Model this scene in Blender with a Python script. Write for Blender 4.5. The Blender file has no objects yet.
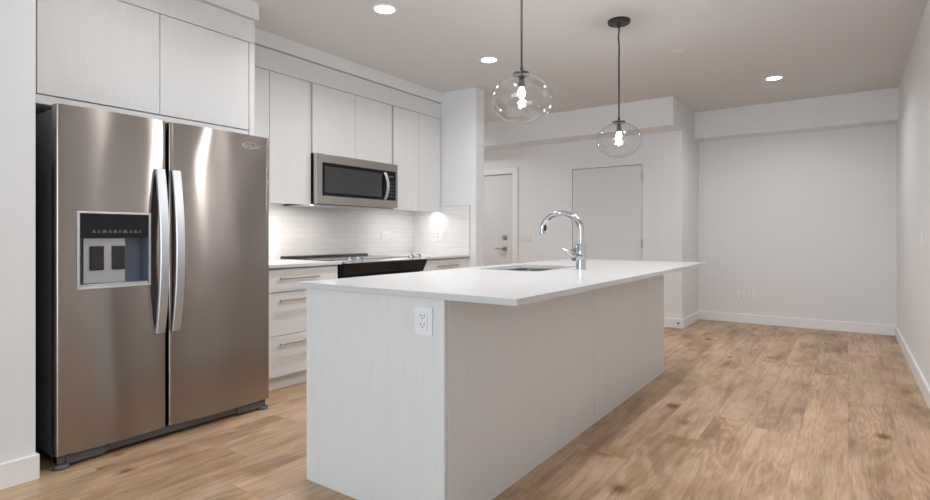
import bpy, bmesh, math, random
from mathutils import Vector, Matrix

random.seed(7)
S = bpy.context.scene
C = S.collection
PI = math.pi

# ------------------------------------------------------------ camera
CAM_H = 1.124
cam = bpy.data.cameras.new('camera')
cam.sensor_width = 36.0
cam.lens = 541.0 / 930.0 * 36.0
cam.shift_y = -15.0 / 930.0
cam.clip_start = 0.02
cam_o = bpy.data.objects.new('camera', cam)
cam_o.location = (0, 0, CAM_H)
cam_o.rotation_euler = (math.radians(90), 0, math.radians(35.3))
C.objects.link(cam_o)
S.camera = cam_o

# ------------------------------------------------------------ world, daylight, exposure
CZ = 2.712                    # ceiling height
world = bpy.data.worlds.new('sky')
S.world = world
world.use_nodes = True
wn = world.node_tree.nodes
wn['Background'].inputs[0].default_value = (0.80, 0.90, 1.0, 1)
wn['Background'].inputs[1].default_value = 2.6
S.view_settings.view_transform = 'Standard'
S.view_settings.look = 'None'
S.view_settings.gamma = 1.0
S.view_settings.exposure = 0.0
S.view_settings.use_curve_mapping = False
try:
    S.cycles.use_denoising = True
    S.cycles.max_bounces = 10
    S.cycles.diffuse_bounces = 6
    S.cycles.glossy_bounces = 5
    S.cycles.transparent_max_bounces = 12
    S.cycles.sample_clamp_indirect = 6.0
except Exception:
    pass

WARM = (0.965, 0.96, 0.975)


def area_light(name, loc, rot, sx, sy, power, color, shape='RECTANGLE', spread=180):
    l = bpy.data.lights.new(name, 'AREA')
    l.shape = shape
    l.size = sx
    l.size_y = sy
    l.energy = power
    l.color = color
    l.spread = math.radians(spread)
    o = bpy.data.objects.new(name, l)
    o.location = loc
    o.rotation_euler = rot
    C.objects.link(o)
    return o


BACK_Y = -3.6
# daylight through the wide balcony window in the wall behind the camera
area_light('window_daylight', (-1.25, BACK_Y - 0.12, 1.30), (math.radians(90), 0, 0), 2.9, 2.2, 68, (0.74, 0.88, 1.0))


# ------------------------------------------------------------ materials
def mat(name, color=(0.8, 0.8, 0.8), rough=0.5, metal=0.0, **kw):
    m = bpy.data.materials.new(name)
    m.use_nodes = True
    b = m.node_tree.nodes['Principled BSDF']
    b.inputs['Base Color'].default_value = (*color, 1)
    b.inputs['Roughness'].default_value = rough
    b.inputs['Metallic'].default_value = metal
    for k, v in kw.items():
        b.inputs[k].default_value = v
    return m


def nd(m, t, **props):
    n = m.node_tree.nodes.new(t)
    for k, v in props.items():
        setattr(n, k, v)
    return n


def lk(m, a, b):
    m.node_tree.links.new(a, b)


def mapped(m, scale, coord='Object'):
    tc = nd(m, 'ShaderNodeTexCoord')
    mp = nd(m, 'ShaderNodeMapping')
    mp.inputs['Scale'].default_value = scale
    lk(m, tc.outputs[coord], mp.inputs['Vector'])
    return mp


def noise(m, vec, scale, detail=3, rough=0.5):
    n = nd(m, 'ShaderNodeTexNoise')
    n.inputs['Scale'].default_value = scale
    n.inputs['Detail'].default_value = detail
    n.inputs['Roughness'].default_value = rough
    lk(m, vec, n.inputs['Vector'])
    return n


def ramp(m, fac, stops):
    r = nd(m, 'ShaderNodeValToRGB')
    e = r.color_ramp.elements
    while len(e) < len(stops):
        e.new(0.5)
    for i, (p, c) in enumerate(stops):
        e[i].position = p
        e[i].color = (*c, 1) if len(c) == 3 else c
    lk(m, fac, r.inputs[0])
    return r


def bump(m, height, strength, dist=0.002):
    b = nd(m, 'ShaderNodeBump')
    b.inputs['Strength'].default_value = strength
    b.inputs['Distance'].default_value = dist
    lk(m, height, b.inputs['Height'])
    lk(m, b.outputs[0], m.node_tree.nodes['Principled BSDF'].inputs['Normal'])
    return b


def paint(name, col, rough=0.6, tex=0.05):
    m = mat(name, col, rough)
    mp = mapped(m, (1, 1, 1))
    n = noise(m, mp.outputs[0], 260, 2)
    bump(m, n.outputs[0], tex, 0.001)
    return m


def wood_white(name, c1, c2, rough=0.42):
    """pale laminate with a fine vertical linear grain"""
    m = mat(name, c1, rough)
    mp = mapped(m, (1, 1, 0.035))
    n = noise(m, mp.outputs[0], 170, 4, 0.65)
    mp2 = mapped(m, (1, 1, 0.12))
    n2 = noise(m, mp2.outputs[0], 14, 3, 0.6)
    mx = nd(m, 'ShaderNodeMath', operation='MULTIPLY_ADD')
    lk(m, n2.outputs[0], mx.inputs[0])
    mx.inputs[1].default_value = 0.45
    lk(m, n.outputs[0], mx.inputs[2])
    r = ramp(m, mx.outputs[0], [(0.50, c2), (0.92, c1)])
    lk(m, r.outputs[0], m.node_tree.nodes['Principled BSDF'].inputs['Base Color'])
    bump(m, n.outputs[0], 0.06, 0.001)
    return m


M = {}
M['wall'] = paint('wall_paint', (0.76, 0.765, 0.77), 0.62)
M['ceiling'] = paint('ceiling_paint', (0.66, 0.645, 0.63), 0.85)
M['trim'] = paint('trim_paint', (0.82, 0.82, 0.82), 0.35, 0.01)
M['door'] = paint('door_paint', (0.70, 0.70, 0.70), 0.4, 0.02)
M['laminate'] = wood_white('pale_laminate', (0.735, 0.735, 0.73), (0.69, 0.69, 0.685))
M['dark_gap'] = mat('gap_shadow_board', (0.10, 0.095, 0.09), 0.8)  # dark colour stands in for shade inside narrow gaps
M['cab_inner'] = mat('cabinet_core', (0.60, 0.59, 0.57), 0.6)
M['black_gloss'] = mat('black_glass', (0.008, 0.009, 0.011), 0.08, **{'Specular IOR Level': 0.28})
M['black_plastic'] = mat('black_plastic', (0.018, 0.018, 0.020), 0.42)
M['dark_grey'] = mat('dark_grey_enamel', (0.13, 0.13, 0.15), 0.35)
M['graphite'] = mat('graphite_plastic', (0.10, 0.10, 0.105), 0.4)
M['chrome'] = mat('chrome', (0.58, 0.61, 0.65), 0.06, 1.0)
M['sink_steel'] = mat('sink_steel', (0.34, 0.32, 0.30), 0.30, 1.0)
M['satin'] = mat('satin_steel', (0.62, 0.63, 0.66), 0.42, 1.0)
M['nickel'] = mat('satin_nickel', (0.45, 0.44, 0.43), 0.35, 1.0)
M['brass'] = mat('champagne_metal', (0.50, 0.43, 0.35), 0.5, 0.6)
M['white_plastic'] = mat('white_plastic', (0.80, 0.80, 0.82), 0.3)
M['slot'] = mat('outlet_slot', (0.03, 0.03, 0.03), 0.5)
M['grey_glass'] = mat('grey_window_glass', (0.045, 0.047, 0.05), 0.12)
M['silver_plate'] = mat('silver_plate', (0.50, 0.50, 0.51), 0.38, 0.7)
M['bluegrey'] = mat('cavity_blue_grey', (0.09, 0.11, 0.15), 0.3)  # bluish reflection of the cavity side is put into the colour
M['badge'] = mat('badge_metal', (0.42, 0.40, 0.39), 0.45, 0.3)
M['icon'] = mat('icon_print', (0.20, 0.21, 0.23), 0.5)


ROT = 0.25


def steel(name, col, rough, aniso=0.93):
    m = mat(name, col, rough, 1.0)
    b = m.node_tree.nodes['Principled BSDF']
    b.inputs['Anisotropic'].default_value = aniso
    t = nd(m, 'ShaderNodeTangent', direction_type='RADIAL', axis='Z')
    lk(m, t.outputs[0], b.inputs['Tangent'])
    b.inputs['Anisotropic Rotation'].default_value = ROT
    mp2 = mapped(m, (1, 1.5, 0.75))
    n2 = noise(m, mp2.outputs[0], 2.2, 1)
    bump(m, n2.outputs[0], 0.5, 0.02)
    return m


M['steel'] = steel('brushed_stainless', (0.35, 0.312, 0.285), 0.22)
M['steel_mw'] = steel('brushed_stainless_small', (0.55, 0.52, 0.49), 0.25, 0.5)


def quartz():
    m = mat('white_quartz', (0.68, 0.685, 0.69), 0.2)
    mp = mapped(m, (1, 1, 1))
    n = noise(m, mp.outputs[0], 300, 2)
    r = ramp(m, n.outputs[0], [(0.3, (0.56, 0.565, 0.57)), (0.6, (0.61, 0.615, 0.62))])
    lk(m, r.outputs[0], m.node_tree.nodes['Principled BSDF'].inputs['Base Color'])
    return m


M['quartz'] = quartz()


def tile():
    m = mat('white_subway_tile', (0.8, 0.8, 0.79), 0.22)
    tc = nd(m, 'ShaderNodeTexCoord')
    sp = nd(m, 'ShaderNodeSeparateXYZ')
    lk(m, tc.outputs['Object'], sp.inputs[0])
    ad = nd(m, 'ShaderNodeMath', operation='ADD')
    lk(m, sp.outputs[0], ad.inputs[0])
    lk(m, sp.outputs[1], ad.inputs[1])
    cb = nd(m, 'ShaderNodeCombineXYZ')
    lk(m, ad.outputs[0], cb.inputs[0])
    lk(m, sp.outputs[2], cb.inputs[1])
    br = nd(m, 'ShaderNodeTexBrick')
    br.inputs['Scale'].default_value = 1.0
    br.inputs['Brick Width'].default_value = 0.25
    br.inputs['Row Height'].default_value = 0.052
    br.inputs['Mortar Size'].default_value = 0.0016
    br.inputs['Mortar Smooth'].default_value = 0.3
    br.inputs['Color1'].default_value = (0.76, 0.76, 0.755, 1)
    br.inputs['Color2'].default_value = (0.80, 0.80, 0.79, 1)
    br.inputs['Mortar'].default_value = (0.64, 0.64, 0.63, 1)
    lk(m, cb.outputs[0], br.inputs['Vector'])
    lk(m, br.outputs['Color'], m.node_tree.nodes['Principled BSDF'].inputs['Base Color'])
    inv = nd(m, 'ShaderNodeMath', operation='SUBTRACT')
    inv.inputs[0].default_value = 1.0
    lk(m, br.outputs['Fac'], inv.inputs[1])
    bump(m, inv.outputs[0], 0.5, 0.0015)
    return m


M['tile'] = tile()


def floor_mat():
    m = mat('oak_plank_floor', (0.5, 0.35, 0.22), 0.42)
    bs = m.node_tree.nodes['Principled BSDF']
    tc = nd(m, 'ShaderNodeTexCoord')
    sp = nd(m, 'ShaderNodeSeparateXYZ')
    lk(m, tc.outputs['Object'], sp.inputs[0])
    W, L = 0.225, 1.85
    # plank column index -> staggered row offset
    dv = nd(m, 'ShaderNodeMath', operation='DIVIDE')
    lk(m, sp.outputs[0], dv.inputs[0])
    dv.inputs[1].default_value = W
    col = nd(m, 'ShaderNodeMath', operation='FLOOR')
    lk(m, dv.outputs[0], col.inputs[0])
    fx = nd(m, 'ShaderNodeMath', operation='FRACT')
    lk(m, dv.outputs[0], fx.inputs[0])
    wn_ = nd(m, 'ShaderNodeTexWhiteNoise', noise_dimensions='1D')
    lk(m, col.outputs[0], wn_.inputs['W'])
    dy = nd(m, 'ShaderNodeMath', operation='DIVIDE')
    lk(m, sp.outputs[1], dy.inputs[0])
    dy.inputs[1].default_value = L
    ay = nd(m, 'ShaderNodeMath', operation='ADD')
    lk(m, dy.outputs[0], ay.inputs[0])
    lk(m, wn_.outputs[0], ay.inputs[1])
    row = nd(m, 'ShaderNodeMath', operation='FLOOR')
    lk(m, ay.outputs[0], row.inputs[0])
    fy = nd(m, 'ShaderNodeMath', operation='FRACT')
    lk(m, ay.outputs[0], fy.inputs[0])
    cid = nd(m, 'ShaderNodeCombineXYZ')
    lk(m, col.outputs[0], cid.inputs[0])
    lk(m, row.outputs[0], cid.inputs[1])
    rnd = nd(m, 'ShaderNodeTexWhiteNoise', noise_dimensions='3D')
    lk(m, cid.outputs[0], rnd.inputs['Vector'])
    # grain coordinates: shifted per plank
    off = nd(m, 'ShaderNodeVectorMath', operation='SCALE')
    off.inputs['Scale'].default_value = 23.0
    lk(m, rnd.outputs['Color'], off.inputs[0])
    add = nd(m, 'ShaderNodeVectorMath', operation='ADD')
    lk(m, tc.outputs['Object'], add.inputs[0])
    lk(m, off.outputs[0], add.inputs[1])

    def mp(scale):
        q = nd(m, 'ShaderNodeMapping')
        q.inputs['Scale'].default_value = scale
        lk(m, add.outputs[0], q.inputs['Vector'])
        return q.outputs[0]
    # cathedral grain: contour rings of a soft stretched noise field
    field = noise(m, mp((2.2, 0.42, 1)), 2.0, 2, 0.4)
    rings = nd(m, 'ShaderNodeMath', operation='MULTIPLY')
    lk(m, field.outputs[0], rings.inputs[0])
    rings.inputs[1].default_value = 15.0
    sn = nd(m, 'ShaderNodeMath', operation='SINE')
    m2 = nd(m, 'ShaderNodeMath', operation='MULTIPLY')
    lk(m, rings.outputs[0], m2.inputs[0])
    m2.inputs[1].default_value = 6.283
    lk(m, m2.outputs[0], sn.inputs[0])
    blot = noise(m, mp((1.0, 0.35, 1)), 4.5, 4, 0.6)
    fine = noise(m, mp((1.0, 0.05, 1)), 150, 3, 0.6)
    base = ramp(m, blot.outputs[0], [(0.28, (0.33, 0.205, 0.115)), (0.50, (0.54, 0.370, 0.228)), (0.70, (0.67, 0.485, 0.315))])
    tone = ramp(m, rnd.outputs['Value'], [(0.0, (0.90, 0.885, 0.87)), (0.5, (0.98, 0.98, 0.98)), (1.0, (1.07, 1.07, 1.07))])

    def mul(a, b, fac=1.0):
        x = nd(m, 'ShaderNodeMixRGB', blend_type='MULTIPLY')
        x.inputs[0].default_value = fac
        lk(m, a, x.inputs[1])
        lk(m, b, x.inputs[2])
        return x.outputs[0]
    def mulf(a, b, f):
        x = nd(m, 'ShaderNodeMixRGB', blend_type='MULTIPLY')
        lk(m, f, x.inputs[0])
        lk(m, a, x.inputs[1])
        lk(m, b, x.inputs[2])
        return x.outputs[0]
    c = mul(base.outputs[0], tone.outputs[0])
    rr = ramp(m, sn.outputs[0], [(0.0, (0.84, 0.80, 0.76)), (0.55, (1.0, 1.0, 1.0))])
    rmask = ramp(m, noise(m, mp((1.0, 0.35, 1)), 1.6, 1).outputs[0], [(0.47, (0, 0, 0)), (0.60, (1, 1, 1))])
    c = mulf(c, rr.outputs[0], rmask.outputs[0])
    fr = ramp(m, fine.outputs[0], [(0.32, (0.76, 0.73, 0.70)), (0.62, (1.05, 1.05, 1.05))])
    c = mul(c, fr.outputs[0], 0.9)
    streak = noise(m, mp((1.0, 0.07, 1)), 26, 4, 0.65)
    st = ramp(m, streak.outputs[0], [(0.34, (0.72, 0.66, 0.60)), (0.50, (1.0, 1.0, 1.0)), (0.7, (1.06, 1.05, 1.04))])
    c = mul(c, st.outputs[0], 0.85)
    # knots
    vor = nd(m, 'ShaderNodeTexVoronoi')
    vor.inputs['Scale'].default_value = 2.4
    lk(m, mp((1.0, 0.55, 1)), vor.inputs['Vector'])
    wob = noise(m, mp((1, 0.6, 1)), 22, 2)
    ks = nd(m, 'ShaderNodeMath', operation='MULTIPLY_ADD')
    lk(m, wob.outputs[0], ks.inputs[0])
    ks.inputs[1].default_value = 0.10
    lk(m, vor.outputs['Distance'], ks.inputs[2])
    kn = ramp(m, ks.outputs[0], [(0.075, (0.42, 0.34, 0.28)), (0.15, (0.82, 0.78, 0.74)), (0.24, (1, 1, 1))])
    c = mul(c, kn.outputs[0], 0.85)

    # small dark knots, a few per plank
    vor2 = nd(m, 'ShaderNodeTexVoronoi')
    vor2.inputs['Scale'].default_value = 3.6
    lk(m, mp((1.0, 0.7, 1.7)), vor2.inputs['Vector'])
    sep = nd(m, 'ShaderNodeSeparateColor')
    lk(m, vor2.outputs['Color'], sep.inputs[0])
    sz = nd(m, 'ShaderNodeMath', operation='MULTIPLY_ADD')
    lk(m, sep.outputs[0], sz.inputs[0])
    sz.inputs[1].default_value = 0.16
    lk(m, vor2.outputs['Distance'], sz.inputs[2])
    kn2 = ramp(m, sz.outputs[0], [(0.10, (0.26, 0.17, 0.12)), (0.145, (0.66, 0.57, 0.49)), (0.24, (1, 1, 1))])
    c = mul(c, kn2.outputs[0], 0.9)
    # cool grey weathering in broad patches
    gp = noise(m, mp((1.0, 0.5, 1)), 3.0, 3, 0.6)
    gr = ramp(m, gp.outputs[0], [(0.45, (1.0, 1.0, 1.0)), (0.68, (0.90, 0.93, 1.02))])
    c = mul(c, gr.outputs[0], 1.0)

    # seams
    def edge(fr_, width):
        a = nd(m, 'ShaderNodeMath', operation='SUBTRACT')
        lk(m, fr_, a.inputs[0])
        a.inputs[1].default_value = 0.5
        b = nd(m, 'ShaderNodeMath', operation='ABSOLUTE')
        lk(m, a.outputs[0], b.inputs[0])
        g = nd(m, 'ShaderNodeMath', operation='GREATER_THAN')
        lk(m, b.outputs[0], g.inputs[0])
        g.inputs[1].default_value = 0.5 - width
        return g.outputs[0]
    e1 = edge(fx.outputs[0], 0.0016 / W)
    e2 = edge(fy.outputs[0], 0.0016 / L)
    mxx = nd(m, 'ShaderNodeMath', operation='MAXIMUM')
    lk(m, e1, mxx.inputs[0])
    lk(m, e2, mxx.inputs[1])
    seam = nd(m, 'ShaderNodeMixRGB', blend_type='MIX')
    sf = nd(m, 'ShaderNodeMath', operation='MULTIPLY')
    lk(m, mxx.outputs[0], sf.inputs[0])
    sf.inputs[1].default_value = 0.30
    lk(m, sf.outputs[0], seam.inputs[0])
    lk(m, c, seam.inputs[1])
    seam.inputs[2].default_value = (0.13, 0.08, 0.05, 1)
    lk(m, seam.outputs[0], bs.inputs['Base Color'])
    bump(m, fine.outputs[0], 0.12, 0.001)
    return m


M['floor'] = floor_mat()


def thin_glass():
    m = bpy.data.materials.new('clear_blown_glass')
    m.use_nodes = True
    nt = m.node_tree
    nt.nodes.clear()
    out = nt.nodes.new('ShaderNodeOutputMaterial')
    tr = nt.nodes.new('ShaderNodeBsdfTransparent')
    tr.inputs[0].default_value = (0.965, 0.97, 0.97, 1)
    gl = nt.nodes.new('ShaderNodeBsdfGlossy')
    gl.inputs['Roughness'].default_value = 0.03
    lw = nt.nodes.new('ShaderNodeLayerWeight')
    lw.inputs['Blend'].default_value = 0.5
    pw = nt.nodes.new('ShaderNodeMath')
    pw.operation = 'POWER'
    pw.inputs[1].default_value = 4.0
    nt.links.new(lw.outputs['Facing'], pw.inputs[0])
    fr = nt.nodes.new('ShaderNodeMath')
    fr.operation = 'MULTIPLY_ADD'
    fr.inputs[1].default_value = 0.80
    fr.inputs[2].default_value = 0.10
    nt.links.new(pw.outputs[0], fr.inputs[0])
    mx = nt.nodes.new('ShaderNodeMixShader')
    nz = nt.nodes.new('ShaderNodeTexNoise')
    nz.inputs['Scale'].default_value = 9
    nz.inputs['Detail'].default_value = 1
    bp = nt.nodes.new('ShaderNodeBump')
    bp.inputs['Strength'].default_value = 0.35
    bp.inputs['Distance'].default_value = 0.02
    tcn = nt.nodes.new('ShaderNodeTexCoord')
    nt.links.new(tcn.outputs['Object'], nz.inputs['Vector'])
    nt.links.new(nz.outputs[0], bp.inputs['Height'])
    nt.links.new(bp.outputs[0], gl.inputs['Normal'])
    nt.links.new(fr.outputs[0], mx.inputs[0])
    nt.links.new(tr.outputs[0], mx.inputs[1])
    nt.links.new(gl.outputs[0], mx.inputs[2])
    nt.links.new(mx.outputs[0], out.inputs[0])
    return m


M['glass'] = thin_glass()


def emit(name, col, strength, base=0.9):
    m = mat(name, (base, base, base), 0.4)
    b = m.node_tree.nodes['Principled BSDF']
    b.inputs['Emission Color'].default_value = (*col, 1)
    b.inputs['Emission Strength'].default_value = strength
    return m


M['bulb'] = emit('bulb_glow', (1, 0.95, 0.88), 60)
M['lamp'] = emit('downlight_glow', (1, 0.98, 0.95), 26)
M['display'] = emit('clock_display', (0.3, 0.7, 0.85), 0.10, 0.02)


# ------------------------------------------------------------ mesh helpers
def NB():
    return bmesh.new()


def box(bm, x0, x1, y0, y1, z0, z1, bev=0.0, seg=2):
    t = bmesh.new()
    bmesh.ops.create_cube(t, size=1)
    for v in t.verts:
        v.co = Vector(((x0 + x1) / 2 + v.co.x * (x1 - x0), (y0 + y1) / 2 + v.co.y * (y1 - y0), (z0 + z1) / 2 + v.co.z * (z1 - z0)))
    if bev > 0:
        bmesh.ops.bevel(t, geom=list(t.edges), offset=bev, segments=seg, profile=0.5, affect='EDGES', clamp_overlap=True)
    merge(bm, t)
    return bm


def merge(bm, t):
    me = bpy.data.meshes.new('tmp')
    t.to_mesh(me)
    t.free()
    bm.from_mesh(me)
    bpy.data.meshes.remove(me)


def lathe(bm, prof, center, axis='Z', seg=32, sx=1.0, sy=1.0, tilt=None):
    """prof: list of (radius, height); revolved round Z then moved to centre"""
    t = bmesh.new()
    rings = []
    for r, z in prof:
        if r < 1e-6:
            rings.append([t.verts.new((0, 0, z))])
        else:
            rings.append([t.verts.new((r * sx * math.cos(2 * PI * i / seg), r * sy * math.sin(2 * PI * i / seg), z)) for i in range(seg)])
    for a, b in zip(rings, rings[1:]):
        if len(a) == 1 and len(b) == 1:
            continue
        for i in range(seg):
            j = (i + 1) % seg
            if len(a) == 1:
                t.faces.new((a[0], b[j], b[i]))
            elif len(b) == 1:
                t.faces.new((a[i], a[j], b[0]))
            else:
                t.faces.new((a[i], a[j], b[j], b[i]))
    if axis == 'X':
        t.transform(Matrix.Rotation(PI / 2, 4, 'Y'))
    elif axis == 'Y':
        t.transform(Matrix.Rotation(-PI / 2, 4, 'X'))
    if tilt is not None:
        t.transform(tilt)
    t.transform(Matrix.Translation(center))
    bmesh.ops.recalc_face_normals(t, faces=list(t.faces))
    merge(bm, t)
    return bm


def tube(bm, pts, rad, seg=16, caps=True):
    t = bmesh.new()
    pts = [Vector(p) for p in pts]
    rads = rad if isinstance(rad, (list, tuple)) else [rad] * len(pts)
    rings = []
    up = None
    for i, p in enumerate(pts):
        d = (pts[min(i + 1, len(pts) - 1)] - pts[max(i - 1, 0)]).normalized()
        if up is None:
            up = Vector((0, 1, 0)) if abs(d.y) < 0.9 else Vector((1, 0, 0))
        n = (up - d * up.dot(d)).normalized()
        b = d.cross(n)
        up = n
        rings.append([t.verts.new(p + rads[i] * (n * math.cos(2 * PI * k / seg) + b * math.sin(2 * PI * k / seg))) for k in range(seg)])
    for a, b in zip(rings, rings[1:]):
        for k in range(seg):
            t.faces.new((a[k], a[(k + 1) % seg], b[(k + 1) % seg], b[k]))
    if caps:
        t.faces.new(rings[0])
        t.faces.new(rings[-1])
    bmesh.ops.recalc_face_normals(t, faces=list(t.faces))
    merge(bm, t)
    return bm


def prism(bm, poly, y0, y1):
    """polygon in (x, z) extruded along Y"""
    t = bmesh.new()
    a = [t.verts.new((x, y0, z)) for x, z in poly]
    b = [t.verts.new((x, y1, z)) for x, z in poly]
    t.faces.new(a)
    t.faces.new(b)
    n = len(poly)
    for i in range(n):
        t.faces.new((a[i], a[(i + 1) % n], b[(i + 1) % n], b[i]))
    bmesh.ops.recalc_face_normals(t, faces=list(t.faces))
    merge(bm, t)
    return bm


def root_of(o):
    while o.parent:
        o = o.parent
    return o


def obj(name, bm, m, parent=None, smooth=False, label=None, origin=None):
    off = Vector((0, 0, 0))
    if parent is not None:
        off = root_of(parent).location.copy()
    elif origin is not None:
        off = Vector(origin)
    bm.transform(Matrix.Translation(-off))
    me = bpy.data.meshes.new(name)
    bm.to_mesh(me)
    bm.free()
    me.materials.append(m)
    if smooth:
        for p in me.polygons:
            p.use_smooth = True
        try:
            me.set_sharp_from_angle(angle=math.radians(35))
        except Exception:
            pass
    o = bpy.data.objects.new(name, me)
    C.objects.link(o)
    if parent is not None:
        o.parent = parent
    elif origin is not None:
        o.location = origin
    if label:
        o['label'] = label
    return o


def thing(name, label, cat, loc, group=None):
    o = bpy.data.objects.new(name, None)
    o.empty_display_size = 0.1
    o.location = loc
    C.objects.link(o)
    o['label'] = label
    o['category'] = cat
    if group:
        o['group'] = group
    return o


def tag(o, label, cat, group=None):
    o['label'] = label
    o['category'] = cat
    if group:
        o['group'] = group
    return o


def struct(name, bm, m, label=None):
    o = obj(name, bm, m)
    o['kind'] = 'structure'
    if label:
        o['label'] = label
    return o


def sbox(name, m, *a, label=None):
    return struct(name, box(NB(), *a), m, label)


# ------------------------------------------------------------ room shell
KW = -4.14        # kitchen wall face
LW = -3.06        # living-side left wall face
RW = 0.445        # right wall face
FAR = 7.71        # far wall face
CLO = 6.82        # closet / entry wall face
RET = -1.63       # return wall face
ST0, ST1, STX = 4.80, 4.96, -3.256   # stub wall at the end of the kitchen run
HX = -5.40

sbox('floor', M['floor'], -5.6, 0.6, BACK_Y - 0.2, 8.0, -0.10, 0.0)
sbox('ceiling', M['ceiling'], -5.6, 0.6, BACK_Y - 0.2, 8.0, CZ, CZ + 0.12)
sbox('wall_right', M['wall'], RW, RW + 0.15, BACK_Y - 0.2, 8.0, 0, CZ)
sbox('wall_far', M['wall'], RET - 0.15, RW, FAR, FAR + 0.15, 0, CZ)
b = NB()
box(b, RET - 0.15, RET, CLO + 0.14, FAR, 0, CZ)
struct('wall_return', b, M['wall'])
sbox('wall_left', M['wall'], -4.30, LW, BACK_Y - 0.1, 0.892, 0, CZ)
sbox('wall_kitchen', M['wall'], -4.30, KW, 0.892, ST0, 0, CZ)
sbox('wall_kitchen_end', M['wall'], -4.30, STX, ST0, ST1, 0, CZ)
sbox('wall_hallway', M['wall'], HX - 0.1, HX, ST1 - 0.2, CLO + 0.2, 0, CZ)
sbox('wall_hallway_side', M['wall'], HX, -4.30, ST1 - 0.16, ST1, 0, CZ)
# back wall behind the camera, open for the wide window
WX0, WX1, WZ0, WZ1 = -2.70, 0.20, 0.15, 2.40
b = NB()
box(b, LW, WX0, BACK_Y - 0.12, BACK_Y, 0, CZ)
box(b, WX1, RW, BACK_Y - 0.12, BACK_Y, 0, CZ)
box(b, WX0, WX1, BACK_Y - 0.12, BACK_Y, 0, WZ0)
box(b, WX0, WX1, BACK_Y - 0.12, BACK_Y, WZ1, CZ)
struct('wall_back', b, M['wall'])
b = NB()
for x in (WX0, -1.28, WX1 - 0.06):
    box(b, x, x + 0.06, BACK_Y - 0.08, BACK_Y - 0.03, WZ0, WZ1)
for z in (WZ0, WZ1 - 0.06):
    box(b, WX0, WX1, BACK_Y - 0.08, BACK_Y - 0.03, z, z + 0.06)
struct('window_1', b, M['trim'])

# closet / entry wall with two door openings
D1 = (-5.05, -3.985, 2.008)     # entry door
D2 = (-3.045, -2.112, 2.006)    # closet door
G = 0.006
b = NB()
y0, y1 = CLO, CLO + 0.14
box(b, HX, D1[0] - G, y0, y1, 0, CZ)
box(b, D1[1] + G, D2[0] - G, y0, y1, 0, CZ)
box(b, D2[1] + G, RET, y0, y1, 0, CZ)
box(b, D1[0] - G, D1[1] + G, y0, y1, D1[2] + G, CZ)
box(b, D2[0] - G, D2[1] + G, y0, y1, D2[2] + G, CZ)
struct('wall_closet', b, M['wall'])


def door_slab(n, d, recess, label):
    o = struct('door_%d' % n, box(NB(), d[0], d[1], CLO + recess, CLO + recess + 0.04, 0.008, d[2], 0.002, 1), M['door'], label)
    bk = box(NB(), d[0] - G, d[1] + G, CLO + 0.10, CLO + 0.14, 0, d[2] + G)
    obj('door_stop', bk, M['dark_gap'], o)  # full dark sheet behind the slab, painting shade into the gaps round it
    return o


d1 = door_slab(1, D1, 0.012, 'white entry door with square satin deadbolt, beside the kitchen end wall')
d2 = door_slab(2, D2, 0.004, 'flush white closet door behind the island faucet')


def square_lever(parent, x, z, sgn, y, lever=0.135):
    r = obj('door_handle', box(NB(), x - 0.036, x + 0.036, y - 0.012, y, z - 0.032, z + 0.032, 0.003), M['nickel'], parent)
    bm = NB()
    tube(bm, [(x, y - 0.012, z), (x, y - 0.06, z)], 0.011, 12)
    box(bm, min(x, x + sgn * lever), max(x, x + sgn * lever), y - 0.066, y - 0.050, z - 0.009, z + 0.009, 0.003)
    obj('lever', bm, M['nickel'], r)


yy = CLO + 0.012
obj('deadbolt', lathe(box(NB(), -4.158, -4.082, yy - 0.014, yy, 1.058, 1.124, 0.004), [(0, 0), (0.018, 0), (0.018, 0.012), (0, 0.012)], (-4.12, yy - 0.026, 1.091), 'Y'), M['nickel'], d1)
square_lever(d1, -4.12, 0.925, -1, yy)
obj('latch_plate', box(NB(), -4.17, -4.07, yy - 0.003, yy, 0.80, 0.825), M['door'], d1)
square_lever(d2, -2.985, 0.925, -1, CLO + 0.004, 0.06)
for z in (1.87, 1.02, 0.25):
    h = NB()
    tube(h, [(D2[1] + 0.003, CLO - 0.006, z - 0.05), (D2[1] + 0.003, CLO - 0.006, z + 0.05)], 0.010, 10)
    obj('hinge', h, M['nickel'], d2)
# casing round the entry door
b = NB()
cw = 0.085
for x0, x1 in ((D1[1] + 0.012, D1[1] + 0.012 + cw), (D1[0] - 0.012 - cw, D1[0] - 0.012)):
    box(b, x0, x1, CLO - 0.018, CLO, 0, D1[2] + 0.10, 0.002, 1)
box(b, D1[0] - 0.012, D1[1] + 0.012, CLO - 0.018, CLO, D1[2] + 0.012, D1[2] + 0.10, 0.002, 1)
struct('trim_1', b, M['trim'], 'white casing round the entry door')

# ceiling bulkheads
sbox('wall_bulkhead_closet', M['wall'], HX, RET, 6.42, CLO, 2.385, CZ, label='boxed bulkhead above the two doors')
sbox('wall_bulkhead_far', M['wall'], RET, RW, 7.44, FAR, 2.368, CZ, label='boxed bulkhead along the far wall')
sbox('wall_bulkhead_refrigerator', M['wall'], KW, -3.30, 0.892, 2.215, 2.60, CZ, label='boxed bulkhead above the refrigerator cabinets')
sbox('wall_bulkhead_kitchen', M['wall'], KW, -3.705, 2.215, ST0, 2.60, CZ, label='boxed bulkhead above the wall cabinets')

# baseboards
BH, BT = 0.115, 0.02


def bb(name, x0, x1, y0, y1):
    struct(name, box(NB(), x0, x1, y0, y1, 0, BH, 0.003, 1), M['trim'])


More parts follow.
